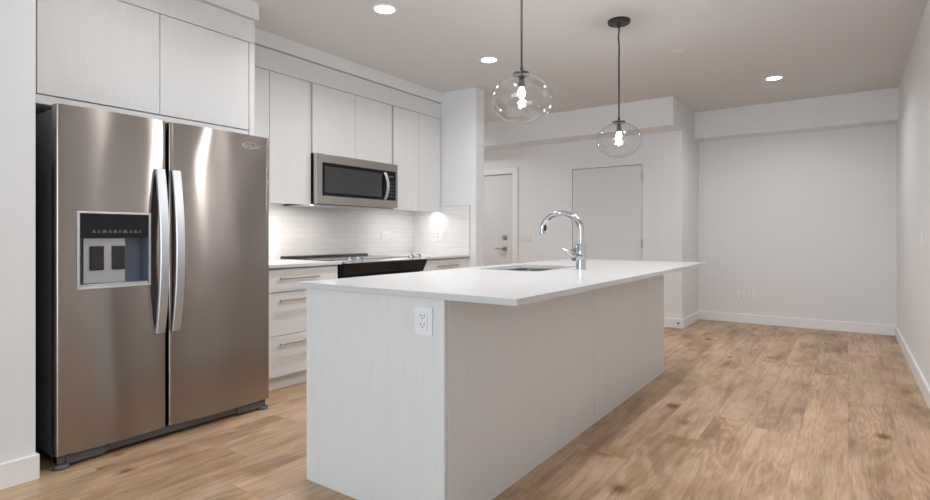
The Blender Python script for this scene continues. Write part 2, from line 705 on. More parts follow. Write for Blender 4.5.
bb('baseboard_right', RW - BT, RW, BACK_Y, FAR)
bb('baseboard_far', RET + BT, RW - BT, FAR - BT, FAR)
bb('baseboard_return', RET, RET + BT, CLO - BT, FAR)
bb('baseboard_closet', D2[1] + 0.02, RET, CLO - BT, CLO)
bb('baseboard_hallway', D1[1] + 0.10, D2[0] - 0.02, CLO - BT, CLO)
bb('baseboard_left', LW, LW + BT, BACK_Y, 0.903)
bb('baseboard_niche', -3.20, LW, 0.892, 0.903)
bb('baseboard_kitchen_end', STX, STX + BT, ST0 - BT, ST1 + BT)

# tiled backsplash
sbox('wall_backsplash', M['tile'], KW, KW + 0.010, 2.20, ST0, 0.91, 1.42, label='white tiled backsplash behind the range')
sbox('wall_backsplash_end', M['tile'], KW + 0.010, -3.335, ST0 - 0.010, ST0, 0.91, 1.44, label='white tiled return of the backsplash on the end wall')
b = NB()
box(b, -3.335, -3.328, ST0 - 0.011, ST0, 0.91, 1.447)
box(b, -3.72, -3.328, ST0 - 0.011, ST0, 1.44, 1.447)
struct('trim_2', b, M['satin'], 'thin metal edge of the tile on the end wall')


# ------------------------------------------------------------ cabinets
TOP = 2.425          # top of wall cabinet doors
CROWN = 2.592
UX = -3.73           # wall cabinet door face


def leaf(parent, name, x, y0, y1, z0, z1, t=0.022):
    return obj(name, box(NB(), x - t, x, y0, y1, z0, z1, 0.0015, 1), M['laminate'], parent)


def wall_cabinet(y0, y1, splits, z0, x, label, name='wall_cabinet', lip=0.02, side=None):
    t = thing(name, label, 'cabinet', ((KW + x) / 2, (y0 + y1) / 2, z0), 'wall cabinets above the counter' if name == 'wall_cabinet' else None)
    bm = box(NB(), KW + 0.002, x - 0.024, y0 + 0.001, y1 - 0.001, z0 + lip, TOP - 0.004)
    obj('carcass', bm, M['laminate'], t)
    for a, c in splits:
        leaf(t, 'door', x, a, c, z0, TOP - 0.003)
    return t


wc1 = wall_cabinet(2.205, 3.002, [(2.209, 2.594), (2.598, 2.983)], 1.380, UX, 'tall white two-door wall cabinet between refrigerator and microwave')
obj('filler', box(NB(), UX - 0.02, UX - 0.004, 2.987, 3.000, 1.380, TOP - 0.003), M['laminate'], wc1)
wc2 = wall_cabinet(3.004, 4.010, [(3.018, 3.505), (3.509, 3.996)], 1.826, UX, 'short white two-door wall cabinet directly above the microwave', lip=0.0)
wc3 = wall_cabinet(4.012, 4.795, [(4.026, 4.418), (4.422, 4.790)], 1.380, UX, 'tall white two-door wall cabinet right of the microwave, against the end wall')

FX = -3.33
t = thing('refrigerator_cabinet', 'white two-door cabinet bridging above the stainless refrigerator', 'cabinet', (-3.73, 1.56, 1.79))
obj('carcass', box(NB(), KW + 0.002, FX - 0.024, 0.905, 2.156, 1.790, TOP - 0.004), M['laminate'], t)
obj('bottom_rail', box(NB(), FX - 0.022, FX - 0.006, 0.905, 2.157, 1.790, 1.834), M['laminate'], t)
obj('filler', box(NB(), FX - 0.022, FX - 0.004, 0.905, 0.974, 1.838, TOP - 0.003), M['laminate'], t)
leaf(t, 'door', FX, 0.978, 1.571, 1.839, TOP + 0.010)
leaf(t, 'door', FX, 1.575, 2.155, 1.839, TOP + 0.010)
obj('end_panel', box(NB(), KW + 0.002, FX, 2.160, 2.200, 0.0, TOP + 0.010), M['laminate'], t)

# cornice boards above the doors
b = box(NB(), FX - 0.03, FX + 0.002, 0.905, 2.200, TOP + 0.014, CROWN + 0.003, 0.001, 1)
struct('trim_3', b, M['laminate'], 'white cornice board above the refrigerator cabinet')
b = box(NB(), UX - 0.03, UX + 0.002, 2.203, ST0 - 0.002, TOP + 0.001, CROWN, 0.001, 1)
struct('trim_4', b, M['laminate'], 'white cornice board above the wall cabinets')
b = NB()
box(b, KW, UX - 0.012, 2.203, ST0 - 0.002, CROWN, 2.60)
box(b, KW, FX - 0.012, 0.905, 2.200, CROWN + 0.003, 2.60)
struct('trim_5', b, M['dark_gap'], 'dark strip coloured as the shadow gap under the bulkheads')  # solid dark filler painted as the shade below the bulkheads

BX = -3.345


def bar_pull(parent, y0, y1, z, x):
    bm = NB()
    tube(bm, [(x + 0.036, y0, z), (x + 0.036, y1, z)], 0.0085, 12)
    for y in (y0 + 0.03, y1 - 0.03):
        tube(bm, [(x, y, z), (x + 0.036, y, z)], 0.005, 10)
    return obj('handle', bm, M['brass'], parent, True)


def base_cabinet(y0, y1, dy0, dy1, label):
    t = thing('base_cabinet', label, 'cabinet', (-3.75, (y0 + y1) / 2, 0), 'drawer base cabinets beside the range')
    obj('carcass', box(NB(), KW + 0.002, BX - 0.024, y0, y1, 0.10, 0.886), M['laminate'], t)
    obj('toe_kick', box(NB(), -3.46, -3.40, y0, y1, 0.0, 0.0995), M['laminate'], t)
    cy = (dy0 + dy1) / 2 - 0.02
    for z0, z1, hz in ((0.104, 0.394, 0.341), (0.398, 0.706, 0.655), (0.712, 0.876, 0.812)):
        d = leaf(t, 'drawer', BX, dy0, dy1, z0, z1)
        bar_pull(d, cy - 0.175, cy + 0.175, hz, BX)
    return t


base_cabinet(2.203, 2.975, 2.22, 2.955, 'white three-drawer base cabinet between refrigerator and range')
base_cabinet(4.012, 4.795, 4.03, 4.79, 'white drawer base cabinet between range and end wall')
tag(obj('countertop', box(NB(), KW + 0.012, -3.320, 2.203, 2.978, 0.8875, 0.911, 0.002, 1), M['quartz'], origin=None),
    'short white quartz countertop between refrigerator and range', 'countertop', 'perimeter countertops')
tag(obj('countertop', box(NB(), KW + 0.012, -3.320, 4.012, ST0 - 0.012, 0.8875, 0.911, 0.002, 1), M['quartz']),
    'short white quartz countertop between range and end wall', 'countertop', 'perimeter countertops')

# under-cabinet light strips
LEDC = (1.0, 0.94, 0.88)
for y0, y1, p, lab in ((2.30, 2.98, 5.0, 'slim light strip under the wall cabinet beside the refrigerator'),
                       (4.05, 4.75, 2.0, 'slim light strip under the wall cabinet at the end wall')):
    s = obj('light_strip', box(NB(), -3.800, -3.770, y0, y1, 1.392, 1.3995), M['white_plastic'], origin=None)
    tag(s, lab, 'light strip', 'under-cabinet light strips')
    area_light('strip_light', (-3.785, (y0 + y1) / 2, 1.390), (0, 0, 0), 0.02, y1 - y0, p, LEDC)

# ------------------------------------------------------------ refrigerator
fr = thing('refrigerator', 'stainless side-by-side refrigerator with water dispenser, in the cabinet niche', 'refrigerator', (-3.6, 1.54, 0))
RX = -3.06
R0, RS0, RS1, R1 = 0.974, 1.483, 1.496, 2.134
b = box(NB(), -4.10, -3.135, 0.980, 2.126, 0.05, 1.735, 0.006)
obj('case', b, M['dark_grey'], fr)


def fridge_door(y0, y1, z0, z1, hole=None, bulge=0.014):
    """bowed door skin with rounded vertical edges; hole = (ya, yb, za, zb)"""
    bm = bmesh.new()
    ys = [y0 + (y1 - y0) * i / 24 for i in range(25)]
    r = 0.014
    ys = [y0, y0 + 0.003, y0 + 0.008, y0 + r] + ys[1:-1] + [y1 - r, y1 - 0.008, y1 - 0.003, y1]
    zs = [z0 + (z1 - z0) * i / 12 for i in range(13)]
    if hole:
        ys = [y for y in ys if min(abs(y - hole[0]), abs(y - hole[1])) > 0.004] + [hole[0], hole[1]]
        zs = [z for z in zs if min(abs(z - hole[2]), abs(z - hole[3])) > 0.004] + [hole[2], hole[3]]
    ys = sorted(set(ys))
    zs = sorted(set(zs))

    def fx(y):
        tt = (y - y0) / (y1 - y0) * 2 - 1
        x = RX - bulge * tt * tt + bulge * 0.6
        e = min(y - y0, y1 - y)
        if e < r:
            x -= r - math.sqrt(max(0, r * r - (r - e) ** 2))
        return x
    g = [[bm.verts.new((fx(y), y, z)) for z in zs] for y in ys]
    for i in range(len(ys) - 1):
        for j in range(len(zs) - 1):
            if hole:
                cy, cz = (ys[i] + ys[i + 1]) / 2, (zs[j] + zs[j + 1]) / 2
                if hole[0] < cy < hole[1] and hole[2] < cz < hole[3]:
                    continue
            bm.faces.new((g[i][j], g[i + 1][j], g[i + 1][j + 1], g[i][j + 1]))
    # sides and back
    xb = -3.125
    bb_ = [[bm.verts.new((xb, y, z)) for z in (zs[0], zs[-1])] for y in ys]
    for i in range(len(ys) - 1):
        bm.faces.new((g[i][-1], g[i + 1][-1], bb_[i + 1][1], bb_[i][1]))
        bm.faces.new((g[i + 1][0], g[i][0], bb_[i][0], bb_[i + 1][0]))
        if not (hole and hole[0] < (ys[i] + ys[i + 1]) / 2 < hole[1]):
            bm.faces.new((bb_[i][0], bb_[i][1], bb_[i + 1][1], bb_[i + 1][0]))
    for i, s in ((0, 1), (-1, -1)):
        col = [g[i][j] for j in range(len(zs))]
        bm.faces.new(col + [bb_[i][1], bb_[i][0]] if s == 1 else list(reversed(col)) + [bb_[i][0], bb_[i][1]])
    bmesh.ops.recalc_face_normals(bm, faces=list(bm.faces))
    return bm, fx


HOLE = (1.064, 1.386, 0.864, 1.232)
bmL, fxL = fridge_door(R0, RS0, 0.068, 1.750, HOLE)
doorL = obj('door', bmL, M['steel'], fr, True, label='narrow freezer door with the dispenser')
bmR, fxR = fridge_door(RS1, R1, 0.068, 1.750)
doorR = obj('door', bmR, M['steel'], fr, True, label='wide refrigerator door')
obj('gasket', box(box(NB(), -3.134, -3.1255, 0.985, RS0 - 0.004, 0.075, 1.73), -3.134, -3.1255, RS1 + 0.004, 2.125, 0.075, 1.73), M['black_plastic'], fr)


def fridge_handle(parent, y0, y1, fx):
    bm = bmesh.new()
    n = 20
    z0, z1 = 0.592, 1.482
    xe = fx((y0 + y1) / 2)
    rings = []
    for i in range(n + 1):
        q = i / n * 2 - 1
        z = z0 + (z1 - z0) * i / n
        xo = xe + 0.022 + 0.048 * (1 - q * q)
        xi = max(xe - 0.004, xo - 0.020) if abs(q) < 0.93 else xe - 0.004
        k = 0.004
        rings.append([bm.verts.new(c) for c in ((xi, y0, z), (xo - k, y0, z), (xo, y0 + k, z), (xo, y1 - k, z), (xo - k, y1, z), (xi, y1, z))])
    for a, c in zip(rings, rings[1:]):
        for k in range(6):
            bm.faces.new((a[k], a[(k + 1) % 6], c[(k + 1) % 6], c[k]))
    bm.faces.new(rings[0])
    bm.faces.new(list(reversed(rings[-1])))
    bmesh.ops.recalc_face_normals(bm, faces=list(bm.faces))
    return obj('handle', bm, M['satin'], parent, True)


fridge_handle(doorL, 1.418, 1.466, fxL)
fridge_handle(doorR, 1.503, 1.551, fxR)

# dispenser
ya, yb, za, zb = HOLE
XF = RX - 0.002
b = NB()
w = 0.009
for c in ((ya - w, ya + 0.002, za - w, zb + w), (yb - 0.002, yb + w, za - w, zb + w), (ya, yb, za - w, za + 0.002), (ya, yb, zb - 0.002, zb + w)):
    box(b, XF - 0.02, XF + 0.013, c[0], c[1], c[2], c[3], 0.002)
obj('dispenser_frame', b, M['satin'], doorL)
b = NB()
box(b, -3.124, -3.118, ya, yb, za, 1.113)          # back
box(b, -3.118, XF, ya, ya + 0.004, za, 1.113)
box(b, -3.118, XF, yb - 0.004, yb, za, 1.113)
obj('dispenser_recess', b, M['bluegrey'], doorL)
obj('dispenser_tray', box(NB(), -3.118, XF + 0.006, ya + 0.004, yb - 0.004, za, za + 0.014, 0.002), M['silver_plate'], doorL)
obj('dispenser_panel', box(NB(), -3.118, XF + 0.007, ya + 0.002, yb - 0.002, 1.114, zb - 0.002, 0.002), M['black_gloss'], doorL)
obj('paddle_plate', box(NB(), -3.117, -3.108, 1.100, 1.292, za + 0.016, 1.108, 0.002), M['silver_plate'], doorL)
for p0, p1 in ((1.128, 1.190), (1.228, 1.288)):
    obj('paddle', box(NB(), -3.107, -3.098, p0, p1, 0.945, 1.068, 0.004), M['black_plastic'], doorL)
b = NB()
y = ya + 0.055
k = 0
while y < yb - 0.045:
    wd = (0.018, 0.010, 0.024, 0.012)[k % 4]
    box(b, XF + 0.0072, XF + 0.0078, y, y + wd, 1.137, 1.140)
    box(b, XF + 0.0072, XF + 0.0078, y + wd * 0.2, y + wd * 0.7, 1.142, 1.148)
    y += wd + 0.008
    k += 1
obj('icon_row', b, M['icon'], doorL)

# brand lettering on the right door
def lettering(text, y, z, x, width, m, parent, name):
    cu = bpy.data.curves.new('txt', 'FONT')
    cu.body = text
    cu.size = 1.0
    cu.extrude = 0.02
    cu.shear = 0.3
    to = bpy.data.objects.new('txt', cu)
    C.objects.link(to)
    bpy.context.view_layer.update()
    me = bpy.data.meshes.new_from_object(to.evaluated_get(bpy.context.evaluated_depsgraph_get()))
    bpy.data.objects.remove(to)
    bm = bmesh.new()
    bm.from_mesh(me)
    bpy.data.meshes.remove(me)
    xs = [v.co.x for v in bm.verts]
    s = width / (max(xs) - min(xs))
    for v in bm.verts:
        v.co = Vector((x + v.co.z * s, y + (v.co.x - min(xs)) * s, z + v.co.y * s))
    # oval ring through the word
    t = bmesh.new()
    n = 40
    cy_, cz_ = y + width * 0.55, z + width * 0.09
    ro = [(t.verts.new((x + 0.0006, cy_ + width * 0.32 * math.cos(a), cz_ + width * 0.13 * math.sin(a))), t.verts.new((x + 0.0006, cy_ + width * 0.295 * math.cos(a), cz_ + width * 0.11 * math.sin(a)))) for a in [2 * PI * i / n for i in range(n)]]
    for i in range(n):
        a_, c_ = ro[i], ro[(i + 1) % n]
        t.faces.new((a_[0], c_[0], c_[1], a_[1]))
    merge(bm, t)
    return obj(name, bm, m, parent)


lettering('Whirlpool', 1.900, 1.668, fxR(1.97) + 0.0008, 0.155, M['badge'], doorR, 'badge')

# base grille, hinge covers and feet
b = NB()
box(b, -3.16, -3.092, 0.985, 2.120, 0.020, 0.062, 0.004)
box(b, -3.10, -3.080, 1.02, 1.19, 0.016, 0.058, 0.003)
box(b, -3.10, -3.080, 1.92, 2.10, 0.016, 0.058, 0.003)
box(b, -3.098, -3.086, 1.21, 1.88, 0.030, 0.060, 0.002)
obj('base_grille', b, M['graphite'], fr)
for y in (1.003, 2.100):
    b = NB()
    lathe(b, [(0, 0.0005), (0.034, 0.0005), (0.036, 0.010), (0.030, 0.022), (0, 0.022)], (-3.095, y, 0), seg=24)
    box(b, -3.15, -3.085, y - 0.018, y + 0.018, 0.012, 0.058, 0.006)
    obj('foot', b, M['graphite'], fr, True)
for y in (1.01, 2.075):
    obj('hinge_cover', box(NB(), -3.24, -3.09, y - 0.028, y + 0.028, 1.7505, 1.762, 0.004) if False else box(NB(), -3.24, -3.14, y - 0.028, y + 0.028, 1.7355, 1.756, 0.004), M['black_plastic'], fr)

# ------------------------------------------------------------ microwave
mw = thing('microwave', 'stainless over-the-range microwave with black window, below the short cabinet', 'microwave', (-3.9, 3.51, 1.385))
MX = -3.665
obj('case', box(NB(), KW + 0.012, MX - 0.045, 3.020, 3.994, 1.387, 1.824), M['black_plastic'], mw)
dr = obj('door', box(NB(), MX - 0.043, MX, 3.006, 4.018, 1.390, 1.822, 0.004), M['steel_mw'], mw)
obj('window', box(NB(), MX - 0.010, MX + 0.002, 3.068, 3.985, 1.462, 1.748, 0.001, 1), M['black_gloss'], dr)
obj('viewing_glass', box(NB(), MX, MX + 0.003, 3.095, 3.790, 1.492, 1.716, 0.001, 1), M['grey_glass'], dr)
b = bmesh.new()
rings = []
for i in range(17):
    q = i / 16 * 2 - 1
    z = 1.468 + 0.262 * i / 16
    xo = MX + 0.014 + 0.042 * (1 - q * q)
    xi = (xo - 0.014) if abs(q) < 0.9 else MX + 0.001
    yc = 3.828
    rings.append([b.verts.new(c) for c in ((xi, yc - 0.017, z), (xo - 0.004, yc - 0.017, z), (xo, yc - 0.012, z), (xo, yc + 0.012, z), (xo - 0.004, yc + 0.017, z), (xi, yc + 0.017, z))])
for a, c in zip(rings, rings[1:]):
    for k in range(6):
        b.faces.new((a[k], a[(k + 1) % 6], c[(k + 1) % 6], c[k]))
b.faces.new(rings[0])
b.faces.new(list(reversed(rings[-1])))
bmesh.ops.recalc_face_normals(b, faces=list(b.faces))
obj('handle', b, M['satin'], dr, True)
cp = obj('control_panel', box(NB(), MX + 0.002, MX + 0.0035, 3.868, 3.975, 1.475, 1.738), M['black_gloss'], mw)
obj('display', box(NB(), MX + 0.0036, MX + 0.0042, 3.888, 3.945, 1.688, 1.704), M['display'], cp)
for i in range(5):
    for j in range(3):
        obj('button', box(NB(), MX + 0.0036, MX + 0.0040, 3.888 + j * 0.026, 3.902 + j * 0.026, 1.50 + i * 0.034, 1.506 + i * 0.034), M['icon'], cp)
b = NB()
box(b, KW + 0.012, MX - 0.05, 3.022, 3.992, 1.376, 1.3865)
obj('vent_underside', b, M['satin'], mw)
obj('hob_lamp', box(NB(), -3.80, -3.76, 3.20, 3.30, 1.373, 1.3758), M['white_plastic'], mw)
area_light('hob_light', (-3.78, 3.25, 1.371), (0, 0, 0), 0.04, 0.10, 1.2, (1.0, 0.88, 0.80))

# ------------------------------------------------------------ range
rg = thing('range', 'black slide-in electric range with flat glass cooktop, below the microwave', 'stove', (-3.7, 3.495, 0))
ry0, ry1 = 2.984, 4.006
obj('body', box(NB(), KW + 0.012, -3.37, ry0 + 0.004, ry1 - 0.004, 0.0, 0.893), M['black_plastic'], rg)
od = obj('oven_door', box(NB(), -3.368, -3.325, ry0 + 0.006, ry1 - 0.006, 0.20, 0.775, 0.004), M['black_gloss'], rg)
b = NB()
tube(b, [(-3.275, ry0 + 0.07, 0.725), (-3.275, ry1 - 0.07, 0.725)], 0.012, 12)
for y in (ry0 + 0.11, ry1 - 0.11):
    tube(b, [(-3.325, y, 0.725), (-3.275, y, 0.725)], 0.009, 10)
obj('handle', b, M['satin'], od, True)
obj('drawer', box(NB(), -3.368, -3.328, ry0 + 0.006, ry1 - 0.006, 0.05, 0.192, 0.004), M['black_gloss'], rg)
b = prism(NB(), [(-3.368, 0.894), (-3.368, 0.780), (-3.328, 0.780), (-3.300, 0.835), (-3.272, 0.888), (-3.272, 0.894)], ry0 + 0.003, ry1 - 0.003)
obj('control_panel', b, M['black_gloss'], rg)
b = prism(NB(), [(-3.43, 0.913), (-3.43, 0.8955), (-3.268, 0.8955), (-3.268, 0.900), (-3.345, 0.913)], ry0 + 0.002, ry1 - 0.002)
obj('front_trim', b, M['satin'], rg)
b = box(NB(), KW + 0.013, -3.432, ry0 - 0.003, ry1 + 0.003, 0.9115, 0.917, 0.001, 1)
obj('cooktop', b, M['black_gloss'], rg)
b = prism(NB(), [(KW + 0.014, 0.9175), (-4.07, 0.9175), (-4.075, 0.930), (-4.105, 0.934), (KW + 0.014, 0.934)], ry0, ry1)
obj('rear_vent_trim', b, M['black_plastic'], rg)
for cx, cy, r in ((-3.62, 3.22, 0.12), (-3.62, 3.76, 0.10), (-3.92, 3.22, 0.09), (-3.92, 3.76, 0.12)):
    obj('burner_ring', lathe(NB(), [(r, 0.9171), (r, 0.9176), (r - 0.004, 0.9176), (r - 0.004, 0.9171)], (cx, cy, 0), seg=48), M['graphite'], rg)
for y in (3.070, 3.172, 3.822, 3.924):
    tl = Matrix.Rotation(math.radians(38), 4, 'Y')
    kb = lathe(NB(), [(0, 0), (0.030, 0), (0.030, 0.006), (0.025, 0.009), (0.024, 0.034), (0.021, 0.038), (0, 0.038)], (-3.325, y, 0.905), seg=24, tilt=tl)
    box(kb, -3.307, -3.297, y - 0.004, y + 0.004, 0.930, 0.946)
    obj('knob', kb, M['chrome'], rg, True)

# ------------------------------------------------------------ island
IX0, IX1, IY0, IY1, IH = -2.034, -1.232, 1.610, 4.565, 0.884
isl = thing('kitchen_island', 'long white laminate kitchen island standing on the wood floor', 'island', (-1.63, 3.09, 0))
obj('carcass', box(NB(), IX0 + 0.03, IX1 - 0.02, IY0 + 0.022, IY1 - 0.004, 0.10, 0.68), M['cab_inner'], isl)
obj('toe_kick', box(NB(), IX0 + 0.09, IX1 - 0.022, IY0 + 0.022, IY1 - 0.022, 0.0, 0.099), M['laminate'], isl)
obj('end_panel', box(NB(), IX0, IX1 - 0.003, IY0, IY0 + 0.020, 0, IH, 0.001, 1), M['laminate'], isl)
obj('end_panel', box(NB(), IX0, IX1 - 0.003, IY1 - 0.020 + 0.017, IY1 + 0.017, 0, IH, 0.001, 1), M['laminate'], isl) if False else None
obj('back_panel', box(NB(), IX1 - 0.018, IX1, IY0 + 0.022, 3.071, 0, IH, 0.001, 1), M['laminate'], isl)
obj('back_panel', box(NB(), IX1 - 0.018, IX1, 3.075, IY1, 0, IH, 0.001, 1), M['laminate'], isl)
obj('end_panel', box(NB(), IX0, IX1 - 0.020, IY1 - 0.020, IY1, 0.6805, IH, 0.001, 1), M['laminate'], isl)
obj('gap_shade_strip', box(NB(), IX1 - 0.022, IX1 - 0.0185, IY0 + 0.020, IY1 - 0.001, 0.0, IH - 0.002), M['dark_gap'], isl)  # dark strip paints the shade in the joint between end and back panels
for a, c in ((1.65, 2.36), (2.365, 3.07), (3.075, 3.78), (3.785, 4.55)):
    d = obj('door', box(NB(), IX0 + 0.004, IX0 + 0.026, a, c, 0.104, IH - 0.012, 0.0015, 1), M['laminate'], isl)
    bm = NB()
    tube(bm, [(IX0 - 0.03, a + 0.06, 0.60), (IX0 - 0.03, a + 0.06, 0.78)], 0.0065, 12)
    for z in (0.63, 0.75):
        tube(bm, [(IX0 + 0.004, a + 0.06, z), (IX0 - 0.03, a + 0.06, z)], 0.005, 10)
    obj('handle', bm, M['brass'], d, True)

# countertop slab with a sink opening
SX0, SX1, SY0, SY1 = -1.930, -1.500, 2.850, 3.480
TX0, TX1, TY0, TY1, TZ0, TZ1 = -2.062, -0.908, 1.585, 4.585, 0.8845, 0.9085


def slab_with_hole():
    bm = bmesh.new()
    n = 6
    r = 0.05

    def loop(z):
        outer = [bm.verts.new((x, y, z)) for x, y in ((TX0, TY0), (TX1, TY0), (TX1, TY1), (TX0, TY1))]
        inner = []
        for cx, cy, a0 in ((SX0 + r, SY0 + r, PI), (SX1 - r, SY0 + r, 1.5 * PI), (SX1 - r, SY1 - r, 0), (SX0 + r, SY1 - r, 0.5 * PI)):
            inner.append([bm.verts.new((cx + r * math.cos(a0 + i / n * PI / 2), cy + r * math.sin(a0 + i / n * PI / 2), z)) for i in range(n + 1)])
        for k in range(4):
            kn = (k + 1) % 4
            a = inner[k]
            for i in range(n):
                bm.faces.new((outer[k], a[i + 1], a[i]) if z > 0.9 else (outer[k], a[i], a[i + 1]))
            q = (outer[k], outer[kn], inner[kn][0], a[-1])
            bm.faces.new(q if z > 0.9 else tuple(reversed(q)))
        return outer, [v for a in inner for v in a]
    o1, i1 = loop(TZ1)
    o0, i0 = loop(TZ0)
    for o_a, o_b in ((o1, o0), (i1, i0)):
        m_ = len(o_a)
        for k in range(m_):
            bm.faces.new((o_a[k], o_a[(k + 1) % m_], o_b[(k + 1) % m_], o_b[k]))
    bmesh.ops.recalc_face_normals(bm, faces=list(bm.faces))
    eds = [e for e in bm.edges if all((abs(v.co.x - TX0) < 1e-5 or abs(v.co.x - TX1) < 1e-5 or abs(v.co.y - TY0) < 1e-5 or abs(v.co.y - TY1) < 1e-5) for v in e.verts) and len(e.link_faces) == 2 and e.calc_face_angle() > 0.5]
    bmesh.ops.bevel(bm, geom=eds, offset=0.0015, segments=2, affect='EDGES')
    return bm


tag(obj('island_countertop', slab_with_hole(), M['quartz']), 'large white quartz countertop of the island, overhanging on the seating side', 'countertop')

# undermount sink
sk = thing('sink', 'stainless undermount sink set in the island countertop', 'sink', ((SX0 + SX1) / 2, (SY0 + SY1) / 2, 0.69))
b = bmesh.new()


def rloop(bm, grow, r, z, n=6):
    vs = []
    x0, x1, y0, y1 = SX0 - grow, SX1 + grow, SY0 - grow, SY1 + grow
    for cx, cy, a0 in ((x0 + r, y0 + r, PI), (x1 - r, y0 + r, 1.5 * PI), (x1 - r, y1 - r, 0), (x0 + r, y1 - r, 0.5 * PI)):
        vs += [bm.verts.new((cx + r * math.cos(a0 + i / n * PI / 2), cy + r * math.sin(a0 + i / n * PI / 2), z)) for i in range(n + 1)]
    return vs


L = [rloop(b, 0.025, 0.07, 0.8838), rloop(b, 0.003, 0.052, 0.8838), rloop(b, -0.002, 0.05, 0.88), rloop(b, -0.008, 0.05, 0.72), rloop(b, -0.03, 0.05, 0.700),
     rloop(b, -0.12, 0.05, 0.696)]
for a, c in zip(L, L[1:]):
    m_ = len(a)
    for k in range(m_):
        b.faces.new((a[k], a[(k + 1) % m_], c[(k + 1) % m_], c[k]))
b.faces.new(L[-1])
bmesh.ops.recalc_face_normals(b, faces=list(b.faces))
for f in b.faces:
    pass
obj('basin', b, M['sink_steel'], sk, True)
obj('drain', lathe(NB(), [(0, 0.0), (0.045, 0.0), (0.05, 0.004), (0.035, 0.004), (0.03, 0.001), (0, 0.001)], ((SX0 + SX1) / 2, (SY0 + SY1) / 2, 0.6965), seg=28), M['chrome'], sk, True)

# faucet
FXx, FY, FZ = -1.364, 3.184, TZ1
fc = thing('faucet', 'tall chrome gooseneck kitchen faucet behind the island sink', 'faucet', (FXx, FY, FZ))
b = NB()
lathe(b, [(0, 0), (0.034, 0), (0.034, 0.006), (0.030, 0.010), (0.029, 0.15), (0.026, 0.160), (0, 0.160)], (FXx, FY, FZ + 0.0004), seg=32)
obj('base', b, M['chrome'], fc, True)
R = 0.135
zc = 1.276 - 0.013 - R * 0.80
pts = [(FXx, FY, FZ + 0.155), (FXx, FY, FZ + 0.20)]
for i in range(0, 25):
    a = PI * i / 24 * 1.02
    pts.append((FXx - R + R * math.cos(a), FY, zc + 0.80 * R * math.sin(a)))
last = pts[-1]
pts.append((last[0] + 0.002, FY, last[2] - 0.02))
obj('spout', tube(NB(), pts, 0.0182, 20), M['chrome'], fc, True)
b = tube(NB(), [(last[0] - 0.002, FY, last[2] + 0.035), (last[0] + 0.0, FY, last[2] - 0.01), (last[0] + 0.003, FY, 1.132), (last[0] + 0.0035, FY, 1.126)], [0.0190, 0.0205, 0.0205, 0.0165], 20)
sh = obj('spray_head', b, M['chrome'], fc, True)
obj('spray_button', box(NB(), last[0] + 0.012, last[0] + 0.027, FY - 0.012, FY + 0.010, last[2] + 0.004, last[2] + 0.044, 0.004), M['black_plastic'], sh)
b = NB()
tube(b, [(FXx, FY - 0.015, 0.985), (FXx - 0.02, FY - 0.065, 0.985)], 0.023, 20)
obj('valve', b, M['chrome'], fc, True)
b = tube(NB(), [(FXx - 0.019, FY - 0.058, 0.990), (FXx - 0.045, FY - 0.070, 1.010), (FXx - 0.088, FY - 0.085, 1.040)], [0.010, 0.0085, 0.0065], 12)
obj('handle', b, M['chrome'], fc, True)


# ------------------------------------------------------------ wall plates
def plate(name, label, cat, origin, u, nrm, w, h, kinds, group=None, pm=None):
    """u: horizontal unit vector, nrm: outward normal; kinds: list of 'outlet' / 'switch' gangs"""
    t = thing(name, label, cat, origin, group)
    o, u, n = Vector(origin), Vector(u), Vector(nrm)
    up = Vector((0, 0, 1))

    def slabp(cu, cz, ww, hh, d0, d1, bev=0.0):
        bm = bmesh.new()
        box(bm, -ww / 2, ww / 2, d0, d1, -hh / 2, hh / 2, bev)
        mt = Matrix((u.to_4d(), n.to_4d(), up.to_4d(), (0, 0, 0, 1))).transposed()
        mt[3][0] = mt[3][1] = mt[3][2] = 0
        mt[0][3] = mt[1][3] = mt[2][3] = 0
        bm.transform(mt)
        bm.transform(Matrix.Translation(o + u * cu + up * cz))
        bmesh.ops.recalc_face_normals(bm, faces=list(bm.faces))
        return bm
    obj('cover_plate', slabp(0, 0, w, h, 0.0005, 0.006, 0.002), pm or M['white_plastic'], t)
    ng = len(kinds)
    for i, k in enumerate(kinds):
        cu = (i - (ng - 1) / 2) * w / ng
        gw, gh = (w / ng) * 0.50, h * 0.60
        if k == 'outlet':
            r = obj('receptacle', slabp(cu, 0, gw, gh, 0.006, 0.0085, 0.0008), M['white_plastic'], t)
            for s in (-1, 1):
                bm = NB()
                for dx, ww, hh, dz in ((-0.19, 0.0035, gh * 0.13, 0.1), (0.19, 0.0035, gh * 0.10, 0.1), (0, 0.006, gh * 0.07, -0.10)):
                    merge(bm, slabp(cu + dx * gw, s * gh * 0.25 + dz * gh * 0.8, ww, hh, 0.0085, 0.0090))
                obj('slot', bm, M['slot'], r)
        elif k == 'houtlet':
            r = obj('receptacle', slabp(cu, 0, w * 0.6, h * 0.5, 0.006, 0.0085, 0.0008), M['white_plastic'], t)
            for s in (-1, 1):
                bm = NB()
                for dz in (-0.12, 0.12):
                    merge(bm, slabp(s * w * 0.16, dz * h, w * 0.06, 0.003, 0.0085, 0.0090))
                obj('slot', bm, M['slot'], r)
        else:
            obj('rocker', slabp(cu, 0, gw, gh, 0.006, 0.010, 0.001), M['white_plastic'], t)
            obj('rocker_gap', slabp(cu, 0, gw + 0.005, gh + 0.005, 0.006, 0.0064), M['nickel'], t)
    return t


